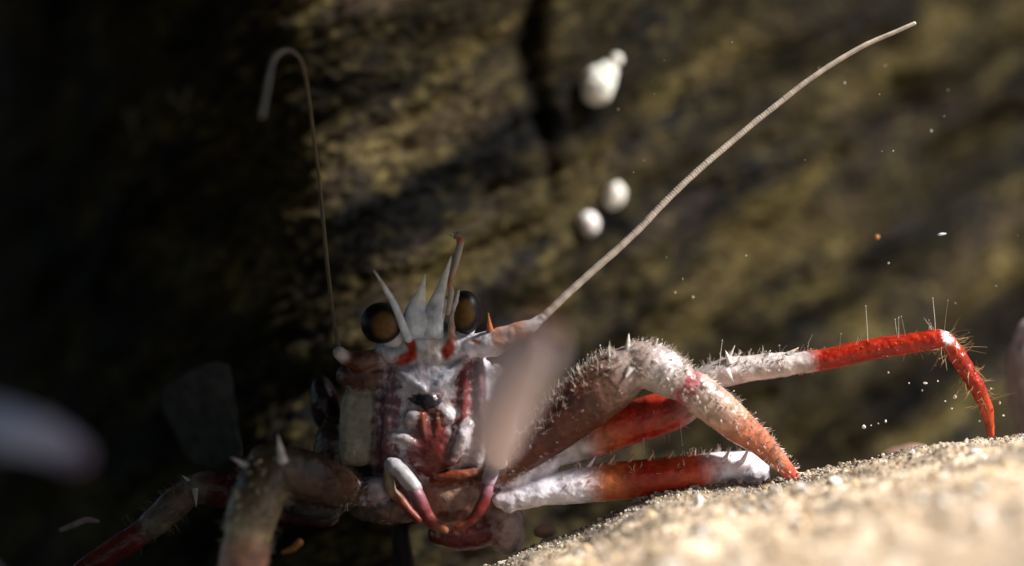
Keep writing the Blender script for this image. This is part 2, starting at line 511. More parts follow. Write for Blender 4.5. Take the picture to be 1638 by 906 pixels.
add(ball(588, 783, 0.18, 40, 20, 26, (0.36, 0.33, 0.41), rot=0.1, box=0.7))
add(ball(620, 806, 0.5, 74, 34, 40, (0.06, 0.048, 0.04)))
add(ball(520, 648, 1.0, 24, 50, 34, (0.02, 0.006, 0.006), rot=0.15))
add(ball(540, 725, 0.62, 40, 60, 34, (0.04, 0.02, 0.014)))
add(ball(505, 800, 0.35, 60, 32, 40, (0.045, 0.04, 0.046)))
# upright ridges beside the mouth
add(Tube([(634, 578, 0.10, 10, PURP), (628, 640, 0.08, 13, (0.16, 0.065, 0.085)), (622, 700, 0.06, 13, (0.16, 0.065, 0.085)), (620, 745, 0.1, 12, (0.14, 0.05, 0.07))]))
add(Tube([(746, 568, -0.04, 7, DRED), (744, 620, -0.10, 9, (0.22, 0.04, 0.045)), (738, 690, -0.10, 10, DRED)]))
add(Tube([(766, 574, -0.02, 7, PURP), (767, 620, -0.08, 9, (0.26, 0.14, 0.15)), (770, 690, -0.06, 10, (0.34, 0.24, 0.24)), (765, 740, 0.0, 10, PALE)]))
# ridges over the mouth
add(Tube([(640, 596, -0.08, 5, FACE), (660, 612, -0.14, 6, (0.42, 0.42, 0.45)), (682, 626, -0.16, 6, FACE)]))
add(Tube([(740, 578, -0.08, 7, FACE), (715, 604, -0.14, 8, (0.48, 0.50, 0.56)), (688, 628, -0.16, 6, FACE)]))
add(Tube([(700, 572, -0.08, 9, PALE), (690, 550, -0.1, 9, PALE), (703, 515, -0.18, 7, (0.40, 0.33, 0.29)), (713, 478, -0.25, 5, (0.36, 0.29, 0.25))]))
add(Tube([(722, 562, -0.08, 9, PALE), (722, 525, -0.13, 7, (0.38, 0.27, 0.22)), (727, 490, -0.2, 6, PALE), (733, 465, -0.25, 3, PALE)]))
# mouth parts
add(ball(688, 704, -0.02, 42, 56, 22, (0.10, 0.015, 0.014)))
add(ball(683, 642, -0.12, 22, 13, 12, BLK))
add(ball(661, 668, -0.15, 17, 12, 12, (0.38, 0.34, 0.37), rot=0.5))
add(ball(712, 662, -0.15, 17, 13, 12, (0.44, 0.40, 0.42), rot=-0.6))
add(Tube([(676, 664, -0.2, 5, (0.22, 0.06, 0.03)), (676, 685, -0.2, 6, DRED), (686, 712, -0.16, 6, (0.08, 0.012, 0.012))]))
add(Tube([(700, 662, -0.2, 5, (0.24, 0.07, 0.03)), (700, 685, -0.2, 6, DRED), (692, 712, -0.16, 6, (0.08, 0.012, 0.012))]))
add(Tube([(630, 700, -0.10, 9, PALE), (650, 704, -0.15, 11, (0.56, 0.53, 0.54)), (666, 712, -0.15, 9, PURP), (686, 732, -0.1, 9, (0.12, 0.04, 0.03))]))
add(Tube([(750, 680, -0.12, 9, PALE), (741, 695, -0.17, 11, (0.60, 0.57, 0.6)), (734, 716, -0.15, 9, PALE), (722, 738, -0.1, 8, (0.14, 0.05, 0.03))]))
add(Tube([(700, 762, -0.02, 11, (0.13, 0.026, 0.012)), (735, 762, -0.06, 10, (0.14, 0.034, 0.016)), (772, 752, -0.02, 8, (0.14, 0.06, 0.04))]))
# bases of the antennae
add(Tube([(752, 555, -0.02, 20, WHITE), (786, 550, -0.12, 22, WHITE), (802, 543, -0.16, 21, (0.52, 0.24, 0.13)), (816, 537, -0.18, 18, PINK), (832, 529, -0.2, 15, (0.52, 0.25, 0.15)), (850, 521, -0.22, 11, PALE), (872, 505, -0.22, 7, PALE)]))
add(Tube([(625, 568, 0.12, 14, PALE), (600, 574, 0.1, 15, (0.12, 0.06, 0.045)), (575, 578, 0.05, 18, (0.085, 0.03, 0.02)), (556, 574, 0.0, 13, (0.11, 0.04, 0.025)), (543, 565, -0.1, 11, (0.45, 0.40, 0.42))]))
# near leg on the right: deep brown thigh, pale knee, orange tip
legA = [
 Tube([(792, 765, -0.05, 17, BRN), (830, 735, -0.05, 24, (0.10, 0.026, 0.016)), (880, 692, -0.1, 37, (0.085, 0.022, 0.014)), (935, 644, -0.15, 47, (0.095, 0.032, 0.022)), (980, 610, -0.2, 45, (0.15, 0.08, 0.056)), (1006, 590, -0.2, 38, TAN)], sides=24, squash=0.8),
 Tube([(1008, 583, -0.2, 30, TAN), (1030, 583, -0.2, 38, TAN), (1062, 596, -0.22, 37, PALE), (1092, 614, -0.24, 30, TAN)], sides=24, squash=0.9),
 Tube([(1094, 618, -0.22, 27, (0.36, 0.08, 0.09)), (1102, 622, -0.22, 29, (0.36, 0.09, 0.10)), (1112, 627, -0.2, 32, TAN), (1150, 655, -0.16, 31, (0.50, 0.34, 0.26)), (1185, 685, -0.08, 27, (0.50, 0.17, 0.09)), (1215, 708, 0.0, 21, (0.48, 0.15, 0.08)), (1245, 738, 0.06, 16, (0.50, 0.18, 0.10)), (1276, 768, 0.12, 8, (0.75, 0.09, 0.05))], sides=24)]
# far leg: red thigh, long red shin with a white joint, hooked red toe
PB = (0.56, 0.48, 0.46)
legB = [
 Tube([(845, 752, 0.35, 17, WHITE), (880, 728, 0.35, 22, WHITE), (925, 709, 0.35, 31, PALE), (965, 694, 0.36, 35, (0.45, 0.10, 0.035)), (1010, 676, 0.38, 36, RED), (1075, 656, 0.42, 34, (0.28, 0.03, 0.015)), (1125, 625, 0.45, 27, PALE)], sides=20),
 Tube([(1120, 612, 0.42, 21, PB), (1160, 596, 0.38, 24, PB), (1200, 590, 0.36, 21, PB), (1258, 583, 0.33, 20, PB)], sides=20),
 Tube([(1262, 582, 0.33, 18, PB), (1290, 580, 0.32, 18, PB), (1308, 577, 0.32, 18, RED), (1380, 562, 0.3, 17.5, RED), (1440, 552, 0.28, 17, RED), (1490, 545, 0.26, 17, RED), (1503, 543, 0.26, 16, RED)], sides=20),
 Tube([(1506, 543, 0.26, 12, WHITE), (1513, 543, 0.26, 12.5, WHITE), (1519, 552, 0.26, 14.5, (0.5, 0.05, 0.012)), (1541, 584, 0.26, 14.5, RED), (1564, 622, 0.26, 13, RED), (1579, 658, 0.27, 11, (0.5, 0.06, 0.015)), (1585, 697, 0.28, 6, (0.5, 0.07, 0.02))], sides=16)]
# low leg: white base, red band, white knee
legC = [
 Tube([(800, 800, -0.02, 14, WHITE), (830, 796, 0.02, 20, WHITE), (870, 786, 0.08, 24, WHITE), (925, 777, 0.15, 29, WHITE), (965, 772, 0.2, 31, (0.55, 0.16, 0.05)), (1030, 765, 0.25, 31, RED), (1110, 757, 0.32, 30, (0.48, 0.06, 0.02)), (1150, 752, 0.5, 29, WHITE), (1205, 748, 0.62, 27, WHITE)], sides=20),
 Tube([(1204, 748, 0.64, 22, WHITE), (1212, 765, 0.85, 20, PALE), (1215, 800, 1.1, 16, PALE), (1214, 850, 1.5, 11, RED)], sides=16)]
cox = [ball(828, 768, 0.1, 32, 17, 22, WHITE, rot=0.5), ball(868, 748, 0.2, 36, 17, 24, WHITE, rot=0.5), ball(818, 800, 0.0, 16, 22, 18, PALE, rot=-0.4),
       ball(800, 742, 0.02, 20, 38, 22, (0.50, 0.50, 0.55), rot=-0.15), ball(835, 715, 0.1, 30, 26, 24, WHITE)]
# left legs: shade and the lit lower end painted into the colours
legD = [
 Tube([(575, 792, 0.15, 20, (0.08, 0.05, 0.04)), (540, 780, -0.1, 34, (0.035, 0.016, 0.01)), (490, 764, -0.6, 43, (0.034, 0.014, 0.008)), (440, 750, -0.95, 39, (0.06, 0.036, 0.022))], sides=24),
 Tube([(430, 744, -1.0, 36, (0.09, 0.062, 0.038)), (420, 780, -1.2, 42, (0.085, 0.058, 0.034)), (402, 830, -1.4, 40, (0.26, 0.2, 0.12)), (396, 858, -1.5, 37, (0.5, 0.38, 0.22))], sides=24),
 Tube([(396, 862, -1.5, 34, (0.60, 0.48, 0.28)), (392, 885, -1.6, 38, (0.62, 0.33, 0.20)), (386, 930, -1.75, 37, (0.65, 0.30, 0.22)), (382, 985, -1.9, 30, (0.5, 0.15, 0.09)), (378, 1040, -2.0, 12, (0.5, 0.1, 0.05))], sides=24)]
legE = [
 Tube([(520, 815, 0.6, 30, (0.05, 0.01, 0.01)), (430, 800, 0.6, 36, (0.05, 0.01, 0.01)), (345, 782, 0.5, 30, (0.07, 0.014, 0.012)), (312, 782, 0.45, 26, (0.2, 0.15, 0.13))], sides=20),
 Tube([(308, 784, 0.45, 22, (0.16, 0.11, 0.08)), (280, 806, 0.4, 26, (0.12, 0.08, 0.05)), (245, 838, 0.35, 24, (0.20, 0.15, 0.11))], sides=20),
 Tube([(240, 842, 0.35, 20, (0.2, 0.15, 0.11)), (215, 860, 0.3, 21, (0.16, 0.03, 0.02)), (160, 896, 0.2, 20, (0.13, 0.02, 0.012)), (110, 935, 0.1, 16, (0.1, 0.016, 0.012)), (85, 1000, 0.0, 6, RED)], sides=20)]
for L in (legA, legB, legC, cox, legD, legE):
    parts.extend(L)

sv, sf, sc = join(parts)
src = bpy.data.meshes.new('lobster_source')
src.from_pydata(sv.tolist(), [], sf)
so = bpy.data.objects.new('lobster_source', src)
COL.objects.link(so)
rm = so.modifiers.new('grow', 'REMESH'); rm.mode = 'VOXEL'; rm.voxel_size = 0.024
sm = so.modifiers.new('soften', 'SMOOTH'); sm.factor = 0.5; sm.iterations = 4
dg = bpy.context.evaluated_depsgraph_get()
em = bpy.data.meshes.new_from_object(so.evaluated_get(dg))
nv = len(em.vertices)
bv = np.empty(nv * 3, np.float32); em.vertices.foreach_get('co', bv); bv = bv.reshape(-1, 3).astype(float)
body_n = np.array([tuple(v_.normal) for v_ in em.vertices])
bf = [tuple(p.vertices) for p in em.polygons]
bpy.data.objects.remove(so); bpy.data.meshes.remove(src); bpy.data.meshes.remove(em)
kd = kdtree.KDTree(len(sv))
for i, p in enumerate(sv.tolist()): kd.insert(p, i)
kd.balance()
bc = np.empty((nv, 3))
jit = np.stack([noise3(bv * 5 + k) for k in (0, 50, 90)], 1) * 0.10 + np.stack([noise3(bv * 18 + k) for k in (0, 50, 90)], 1) * 0.06
for i, p in enumerate((bv + jit).tolist()):
    near = kd.find_n(p, 3)
    ws = [1 / (d + 0.01) ** 2 for _, _, d in near]; st = sum(ws)
    bc[i] = sum(sc[j] * (w_ / st) for (_, j, _), w_ in zip(near, ws))
nrm_ = body_n
bv += nrm_ * (0.020 * fbm(bv * 3.2, 3) + 0.010 * fbm(bv * 11, 2))[:, None]
# pigment patches of the face (true colours of the shell)
kk = (bv[:, 1] + D) / D
qx = 819 + bv[:, 0] / kk * 100 + 7 * noise3(bv * 6); qy = 453 - bv[:, 2] / kk * 100 + 7 * noise3(bv * 6 + 40)
def paint(cx, cy, rx, ry, col, rot=0, soft=0.25, ymax=0.45, amt=1.0):
    a, b_ = math.cos(rot), math.sin(rot)
    dx, dy = qx - cx, qy - cy
    d = np.sqrt(((dx * a + dy * b_) / rx) ** 2 + ((-dx * b_ + dy * a) / ry) ** 2)
    m = np.clip((1 + soft - d) / (2 * soft), 0, 1) * (bv[:, 1] < ymax) * amt
    bc[:] = bc * (1 - m[:, None]) + np.array(col) * m[:, None]
paint(651, 572, 19, 11, (0.33, 0.025, 0.010), rot=-0.6)
paint(658, 556, 8, 18, (0.33, 0.025, 0.010), rot=-0.3)
paint(716, 560, 9, 15, (0.32, 0.03, 0.012), rot=0.3)
paint(722, 545, 6, 12, (0.36, 0.06, 0.02), rot=0.1, amt=0.7)
paint(760, 548, 10, 4, (0.6, 0.14, 0.04), rot=0.3)
paint(683, 642, 19, 11, BLK, amt=0.9)
paint(692, 712, 32, 34, (0.11, 0.012, 0.012), amt=0.8)
paint(726, 826, 34, 10, (0.10, 0.02, 0.012), amt=0.9)
paint(706, 505, 4, 14, (0.62, 0.70, 0.72), rot=-0.2)
paint(696, 548, 6, 26, (0.40, 0.31, 0.27), rot=0.5, amt=0.7)
pk = np.clip((fbm(bv * 2.6 + 15, 4, 0.6) - 0.02) / 0.35, 0, 1) * (np.abs(qx - 705) < 115) * (qy > 570) * (qy < 840) * (bv[:, 1] < 0.6) * 0.22
bc[:] = bc * (1 - pk[:, None]) + np.array((0.42, 0.17, 0.15)) * pk[:, None]   # pink flush in the shell of the face
paint(683, 642, 20, 12, BLK, amt=0.95)
spikes = []
def spike(px, py, y, qx_, qy_, q_y, r, col=WHITE, bend=0.0, tipcol=None):
    spikes.append(Spike(P(px, py, y), P(qx_, qy_, q_y), r / 100, col, bend, tipcol=tipcol))
RB = (0.50, 0.50, 0.50); RT = (0.62, 0.62, 0.56)
for rows, sq in (([(657, 548, -0.1, 5), (651, 538, -0.32, 7), (643, 518, -0.46, 6.5), (631, 488, -0.54, 5.5), (615, 460, -0.64, 3.6), (598, 433, -0.72, 0.6)], 0.7),
             ([(674, 553, 0.02, 24), (671, 536, -0.12, 28), (667, 512, -0.22, 25), (667, 492, -0.26, 16), (673, 470, -0.36, 8), (680, 440, -0.48, 0.6)], 0.36),
             ([(688, 552, 0.0, 18), (688, 535, -0.14, 22), (692, 508, -0.22, 18), (700, 480, -0.3, 11), (711, 446, -0.4, 5.5), (722, 410, -0.52, 0.6)], 0.4)):
    spikes.append(Tube([r + ((0.60, 0.62, 0.60) if k > 3 else (0.50, 0.55, 0.63),) for k, r in enumerate(rows)], n=6, sides=16, squash=sq))
spike(784, 535, -0.2, 781, 500, -0.3, 7, ORG, 0, (0.7, 0.25, 0.1))
spike(818, 700, -0.1, 828, 660, -0.15, 6, WHITE)
for a in ((1003, 570, -0.3, 1006, 533, -0.35, 8), (975, 590, -0.35, 974, 552, -0.4, 6), (1042, 560, -0.3, 1053, 541, -0.4, 7), (1008, 590, -0.5, 1000, 606, -0.6, 7),
          (1168, 582, 0.2, 1160, 560, 0.2, 7), (1160, 592, 0.15, 1174, 612, 0.15, 8), (1225, 572, 0.25, 1233, 560, 0.2, 5), (1260, 568, 0.25, 1278, 556, 0.2, 5), (1165, 575, 0.25, 1176, 552, 0.2, 4),
          (452, 740, -1.35, 444, 692, -1.45, 9), (398, 748, -1.3, 368, 731, -1.4, 7), (310, 775, 0.3, 290, 760, 0.25, 5), (312, 782, 0.22, 314, 812, 0.15, 6)):
    spike(*a, col=(0.62, 0.58, 0.54))
for k in range(9):                                    # row of teeth along the low leg
    x = 940 + k * 31
    spike(x, 750 - k * 1.6, 0.15 + 0.02 * k, x + 14, 729 - k * 2.2, 0.1 + 0.02 * k, 5, (0.6, 0.3, 0.18) if 0 < k < 6 else WHITE, 0.05)
for k in range(16):                                   # warts on the pale fuzzy leg
    pass
def wart(t, n, sector, r0, r1, col):
    for _ in range(n):
        while True:
            i = random.randint(1, len(t.cen) - 2); a = random.uniform(0, 6.283)
            d = math.cos(a) * t.nrm[i] * t.squash + math.sin(a) * t.bin[i]
            if np.dot(d, sector) > 0.1: break
        b0 = t.cen[i] + d * t.rad[i] * 0.95
        r = random.uniform(r0, r1)
        spikes.append(Spike(b0, b0 + (d + t.tan[i] * 0.6) * r * 2.4, r, col, sides=6))
FU = np.array((0, -0.7, 0.7))
wart(legA[0], 22, FU, 0.012, 0.03, (0.5, 0.4, 0.33)); wart(legA[1], 40, FU, 0.015, 0.035, (0.66, 0.58, 0.54)); wart(legA[2], 60, FU, 0.012, 0.03, (0.66, 0.52, 0.46))
wart(legD[1], 40, np.array((0, -1, 0.2)), 0.02, 0.045, (0.55, 0.46, 0.32)); wart(legB[1], 20, FU, 0.012, 0.025, WHITE)
allv, allf, allc = [bv], list(bf), [bc]; o = len(bv)
for s in spikes:
    allv.append(s.v); allc.append(s.c); allf.extend([tuple(i + o for i in f) for f in s.f]); o += len(s.v)
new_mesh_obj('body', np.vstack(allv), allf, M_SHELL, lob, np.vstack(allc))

# eyes: glossy dark balls on short stalks, amber deep in the middle
def eye(px, py, y, rx, rz, look):
    e = ball(px, py, y, rx, rz, rx, (0, 0, 0), nu=48, nv=32)
    c = P(px, py, y)
    n = (e.v - c) / (np.array((rx, rx, rz)) / 100)
    look = np.array(look, float); look /= np.linalg.norm(look)
    d = n @ look
    t = np.clip((d - 0.68) / 0.2 + 0.35 * fbm(n * 4 + 9, 2), 0, 1)[:, None]
    nz = (0.75 + 0.5 * fbm(n * 5, 2))[:, None]
    col = (1 - t) * np.array((0.008, 0.005, 0.006)) + t * np.array((0.135, 0.07, 0.017)) * nz
    rim = np.clip((0.15 - d) / 0.2, 0, 1)[:, None]
    col = (1 - rim) * col + rim * np.array((0.05, 0.012, 0.012))
    o = new_mesh_obj('eye', e.v, e.f, M_EYE, lob, col)
    return o
for args in ((610, 517, -0.28, 33, 33, (0.25, -1, -0.12), (636, 545, 0.05)), (744, 500, -0.02, 27, 35, (-0.1, -1, -0.05), (735, 545, 0.15))):
    e = eye(*args[:6])
    st = Tube([(*args[6], 20, PALE), (args[0] * 0.6 + args[6][0] * 0.4, args[1] * 0.6 + args[6][1] * 0.4, args[2] + 0.15, 22, BLUE)])
    so = new_mesh_obj('eye_stalk', st.v, st.f, M_MOUTH, lob, st.c)
    so.parent = e; so.matrix_parent_inverse = Matrix.Identity(4)

# long feelers, ringed
def feeler(rows, ring=0.045):
    t = Tube(rows, n=90, sides=10)
    t.v += 0.016 * np.stack([fbm(t.v * 1.1 + k, 3) for k in (3, 60, 120)], 1)
    nring = (len(t.v) - 2) // 10
    idx = np.arange(nring)
    k = 1 + ring * np.sign(np.sin(idx * 2.0))
    cen = t.v[1:-1].reshape(nring, 10, 3).mean(1)
    vv_ = t.v[1:-1].reshape(nring, 10, 3)
    vv_ = cen[:, None, :] + (vv_ - cen[:, None, :]) * k[:, None, None]
    t.v[1:-1] = vv_.reshape(-1, 3)
    return new_mesh_obj('antenna', t.v, t.f, M_FLAG, lob, t.c)
AC = (0.52, 0.44, 0.37)
feeler([(852, 520, -0.22, 8, PALE), (872, 505, -0.22, 6.6, AC), (930, 450, -0.2, 6.2, AC), (1010, 378, -0.15, 5.9, AC), (1100, 288, -0.1, 5.4, AC), (1200, 202, 0.0, 4.9, AC),
        (1300, 124, 0.05, 4.4, AC), (1380, 74, 0.1, 4.0, AC), (1462, 38, 0.12, 3.2, AC)])
BC = (0.11, 0.085, 0.05)
feeler([(543, 566, -0.05, 3.6, BC), (533, 500, -0.1, 3.4, BC), (521, 400, -0.15, 3.3, BC), (512, 300, -0.3, 3.2, BC), (501, 210, -0.6, 3.2, BC), (489, 125, -0.9, 3.2, BC),
        (478, 92, -1.3, 3.2, (0.10, 0.085, 0.07)), (458, 80, -1.8, 3.4, (0.13, 0.125, 0.125)), (438, 95, -2.3, 3.7, (0.28, 0.28, 0.30)), (429, 130, -2.7, 3.8, (0.28, 0.28, 0.30)), (420, 185, -3.0, 3.6, (0.28, 0.28, 0.30))], 0.04)  # hooked end painted paler to look lit
# small feeler with a brush at its end
SA = (0.38, 0.33, 0.28)
sfv = [Tube([(716, 500, -0.2, 5, SA), (722, 468, -0.3, 4.5, SA), (719, 452, -0.35, 4, (0.30, 0.12, 0.06)), (728, 425, -0.3, 5, SA), (735, 396, -0.25, 5.5, SA), (736, 385, -0.22, 6, (0.42, 0.12, 0.04)), (731, 377, -0.2, 4, SA)], sides=12)]
sfs = []
for k in range(26):
    a = random.uniform(-1.3, 1.3); L = random.uniform(12, 26)
    x0, y0 = 733 + random.uniform(-7, 7), 380 + random.uniform(-5, 5)
    sfs.append(Spike(P(x0, y0, -0.2), P(x0 + math.sin(a) * L, y0 - math.cos(a) * L, -0.2 + random.uniform(-0.15, 0.15)), 0.008, (0.22, 0.19, 0.16), sides=4))
v, f, c = join(sfv + sfs)
new_mesh_obj('small_antenna', v, f, M_MOUTH, lob, c)

# the outer mouth limbs, hanging like a basket in front of the mouth
MW = (0.44, 0.42, 0.44)
ML = [Tube([(626, 742, -0.2, 11, MW), (632, 747, -0.26, 13, MW), (646, 760, -0.32, 13, MW), (662, 780, -0.34, 12.5, MW), (664, 784, -0.34, 10, (0.22, 0.1, 0.13))], n=10),
      Tube([(661, 783, -0.34, 11, (0.26, 0.17, 0.22)), (668, 795, -0.36, 12, (0.22, 0.09, 0.11)), (680, 818, -0.36, 11, (0.17, 0.03, 0.035)), (694, 838, -0.34, 9, (0.18, 0.04, 0.03)), (712, 848, -0.3, 6, (0.26, 0.09, 0.04))], n=10),
      Tube([(622, 742, -0.15, 8, (0.3, 0.26, 0.2)), (624, 780, -0.1, 9, (0.26, 0.2, 0.14)), (640, 800, -0.08, 8, (0.2, 0.06, 0.04)), (668, 832, -0.12, 7, (0.16, 0.03, 0.022))], n=10)]
def rough_up(parts, a=0.018):
    for t in parts:
        c0 = np.repeat(t.cen, 1, 0)
        d = t.v - t.cen[np.argmin(((t.v[:, None, :] - t.cen[None, :, :]) ** 2).sum(2), 1)]
        d /= np.linalg.norm(d, axis=1)[:, None] + 1e-9
        t.v = t.v + d * (a * fbm(t.v * 6, 3))[:, None]
        t.c = np.clip(t.c * (1 + 0.5 * fbm(t.v * 7 + 30, 3))[:, None], 0, 1)
    return parts
v, f, c = join(rough_up(ML)); new_mesh_obj('mouth_limb', v, f, M_MOUTH, lob, c)
MR = [Tube([(790, 742, -0.25, 11, (0.44, 0.44, 0.48)), (786, 756, -0.28, 12, (0.42, 0.36, 0.42)), (781, 772, -0.3, 11, (0.34, 0.22, 0.28))], n=10),
      Tube([(780, 775, -0.3, 10, (0.26, 0.13, 0.17)), (774, 802, -0.34, 10, (0.16, 0.02, 0.02)), (758, 828, -0.34, 8, (0.18, 0.03, 0.022)), (732, 846, -0.3, 6, (0.24, 0.07, 0.035))], n=10)]
v, f, c = join(rough_up(MR)); new_mesh_obj('mouth_limb', v, f, M_MOUTH, lob, c)

# the two claw arms reach far forward of the plane of focus
CP = (0.44, 0.34, 0.31)
CP = (0.78, 0.64, 0.71)
c1 = [Tube([(800, 742, 0.0, 12, CP), (799, 738, -1.5, 14, CP), (797, 732, -3.4, 18, CP), (796, 714, -5.2, 29, CP), (801, 672, -7.0, 38, CP), (817, 618, -8.6, 41, CP), (838, 572, -9.6, 40, CP), (850, 548, -10.2, 34, CP)], sides=20, squash=0.8),
      Tube([(846, 552, -10.5, 15, CP), (856, 532, -11.1, 14, PINK), (864, 512, -11.6, 5, ORG)], sides=12), Tube([(853, 553, -10.5, 15, CP), (868, 542, -11.0, 13, PINK), (874, 518, -11.5, 5, ORG)], sides=12)]
for k in range(5):
    c1.append(Spike(P(800 + 9 * k, 690 - 26 * k, -6.2 - 0.9 * k), P(780 + 9 * k, 672 - 26 * k, -6.6 - 0.9 * k), 0.07, CP))
v, f, c = join(c1); new_mesh_obj('claw_arm', v, f, M_LIMB, lob, c)
CB = (0.46, 0.48, 0.64)
c2 = [Tube([(640, 840, 1.2, 14, (0.012, 0.006, 0.006)), (640, 950, 1.0, 20, (0.012, 0.006, 0.006)), (540, 1030, -1.6, 28, (0.05, 0.012, 0.012)), (250, 1060, -5.5, 34, (0.25, 0.12, 0.12)), (20, 1000, -8.5, 34, CB), (-130, 840, -9.5, 32, CB), (-150, 700, -9.7, 32, CB)], sides=20),
      Tube([(-150, 684, -9.7, 32, CB), (-60, 674, -9.6, 32, CB), (20, 688, -9.5, 29, CB), (70, 702, -9.35, 25, (0.46, 0.45, 0.58)), (90, 712, -9.3, 24, (0.42, 0.40, 0.54))], sides=20),
      Tube([(84, 702, -9.3, 16, (0.42, 0.40, 0.54)), (115, 712, -9.25, 13, (0.36, 0.33, 0.46)), (140, 728, -9.2, 5, (0.3, 0.26, 0.4))], sides=12), Tube([(84, 722, -9.3, 15, (0.42, 0.40, 0.54)), (112, 734, -9.4, 12, (0.36, 0.3, 0.42)), (138, 738, -9.4, 5, (0.3, 0.2, 0.3))], sides=12)]
v, f, c = join(c2); new_mesh_obj('claw_arm', v, f, M_LIMB, lob, c)

# bristles
hv, hf, hc = [], [], []; ho = 0
def hair(base, d, L, r, col, curl=0.2, bead=0.0):
    global ho
    d = d / (np.linalg.norm(d) + 1e-9)
    s = rng.normal(size=3); s -= d * np.dot(s, d); s /= np.linalg.norm(s) + 1e-9
    a = s; b_ = np.cross(d, a)
    pts = [base, base + d * L * 0.5 + s * curl * L * 0.2, base + d * L + s * curl * L * 0.6]
    V = []
    for p, rr in zip(pts, (r, r * 0.8, r * 0.45)):
        for k in range(3):
            an = k * 2.0944
            V.append(p + rr * (math.cos(an) * a + math.sin(an) * b_))
    F = []
    for i in range(2):
        for k in range(3):
            F.append((ho + i * 3 + k, ho + i * 3 + (k + 1) % 3, ho + i * 3 + 3 + (k + 1) % 3, ho + i * 3 + 3 + k))
    F.append((ho + 6, ho + 7, ho + 8))
    if bead > 0:                                       # a crumb of silt caught on the tip
        t = pts[2]; k0 = ho + 9
        for o_ in ((1, 0, 0), (-1, 0, 0), (0, 1, 0), (0, -1, 0), (0, 0, 1), (0, 0, -1)):
            V.append(t + np.array(o_) * bead * rng.uniform(0.6, 1.3))
        for x_ in (0, 1):
            for y_ in (2, 3):
                for z_ in (4, 5):
                    F.append((k0 + x_, k0 + y_, k0 + z_))
    hv.extend(V); hf.extend(F); hc.extend([col] * len(V)); ho += len(V)

def furry(t, n, L0, L1, r=0.006, t0=0.0, t1=1.0, sector=None, lean=0.35, col=(0.50, 0.42, 0.36), beads=0.1, power=1.0):
    """sector: (centre direction, least dot) keeps only hairs on one side"""
    m = len(t.cen); done = 0; tries = 0
    while done < n and tries < n * 20:
        tries += 1
        i = int((t0 + (t1 - t0) * random.random()) * (m - 1))
        a = random.uniform(0, 2 * math.pi)
        d = math.cos(a) * t.nrm[i] * t.squash + math.sin(a) * t.bin[i]
        if sector is not None and np.dot(d / np.linalg.norm(d), sector[0]) < sector[1]:
            continue
        base = t.cen[i] + d * t.rad[i] * 0.96
        k = rng.uniform(0.7, 1.15)
        d0 = d + t.tan[i] * lean + rng.normal(size=3) * 0.3
        for _ in range(random.choice((1, 1, 2, 3, 5))):            # small tufts
            L = random.uniform(L0, L1) * random.choice((0.5, 0.8, 1, 1, 1.25))
            hair(base + rng.normal(size=3) * 0.012, d0 + rng.normal(size=3) * 0.18, L, r * k, np.array(col) * k, random.uniform(0.1, 0.8), random.uniform(0.006, 0.016) if random.random() < beads else 0)
            done += 1
UP = np.array((0, -0.25, 1.0)); UP /= np.linalg.norm(UP)
furry(legA[0], 1000, 0.05, 0.17, r=0.0042, t0=0.12, sector=(UP, 0.35), lean=0.5)
furry(legA[0], 350, 0.03, 0.07, t0=0.05, sector=(np.array((0, -1, 0)), 0.1), r=0.004, col=(0.26, 0.15, 0.09))
furry(legA[1], 800, 0.04, 0.13, r=0.0042, sector=(UP, -0.3), lean=0.3)
furry(legA[2], 850, 0.04, 0.12, r=0.0042, t1=0.95, sector=(UP, -0.35), lean=0.5)
furry(legB[1], 200, 0.05, 0.14, sector=(UP, 0.0))
furry(legB[2], 240, 0.02, 0.05, r=0.004, col=(0.5, 0.2, 0.1), beads=0.1)
furry(legB[2], 26, 0.10, 0.22, r=0.0036)
furry(legB[3], 170, 0.10, 0.34, r=0.0036, t0=0.15, t1=0.8, lean=0.5, col=(0.5, 0.34, 0.16))
furry(legB[0], 160, 0.04, 0.09, r=0.005, col=(0.5, 0.3, 0.2))
furry(legB[0], 14, 0.14, 0.3, r=0.004, sector=(-UP, 0.5), beads=0.0)
furry(legC[0], 260, 0.05, 0.14, t0=0.3, sector=(UP, 0.3), col=(0.6, 0.45, 0.38))
furry(legD[0], 700, 0.06, 0.16, t0=0.1, r=0.0045, col=(0.075, 0.05, 0.03))
furry(legD[1], 350, 0.06, 0.16, beads=0.3, col=(0.28, 0.22, 0.13))
furry(legD[2], 250, 0.05, 0.12, t1=0.5)
furry(legE[1], 120, 0.06, 0.15, col=(0.2, 0.16, 0.1)); furry(legE[2], 150, 0.05, 0.15, col=(0.16, 0.12, 0.08))
for (x, y_, x2, y2) in ((1389, 560, 1387, 490), (1437, 553, 1440, 508), (1450, 552, 1446, 506), (1497, 545, 1497, 478), (1510, 540, 1512, 480), (1438, 552, 1428, 512), (1151, 585, 1152, 545), (1342, 570, 1345, 535), (1088, 668, 1088, 712), (1030, 700, 1028, 725)):
    b0, b1 = P(x, y_, 0.2), P(x2, y2, 0.12)
    hair(b0, b1 - b0, np.linalg.norm(b1 - b0), 0.006, (0.55, 0.5, 0.4), 0.15, 0.012)
hairs = new_mesh_obj('bristles', np.array(hv), hf, M_HAIR, lob, np.array(hc), smooth=False)
hairs['kind'] = 'stuff'

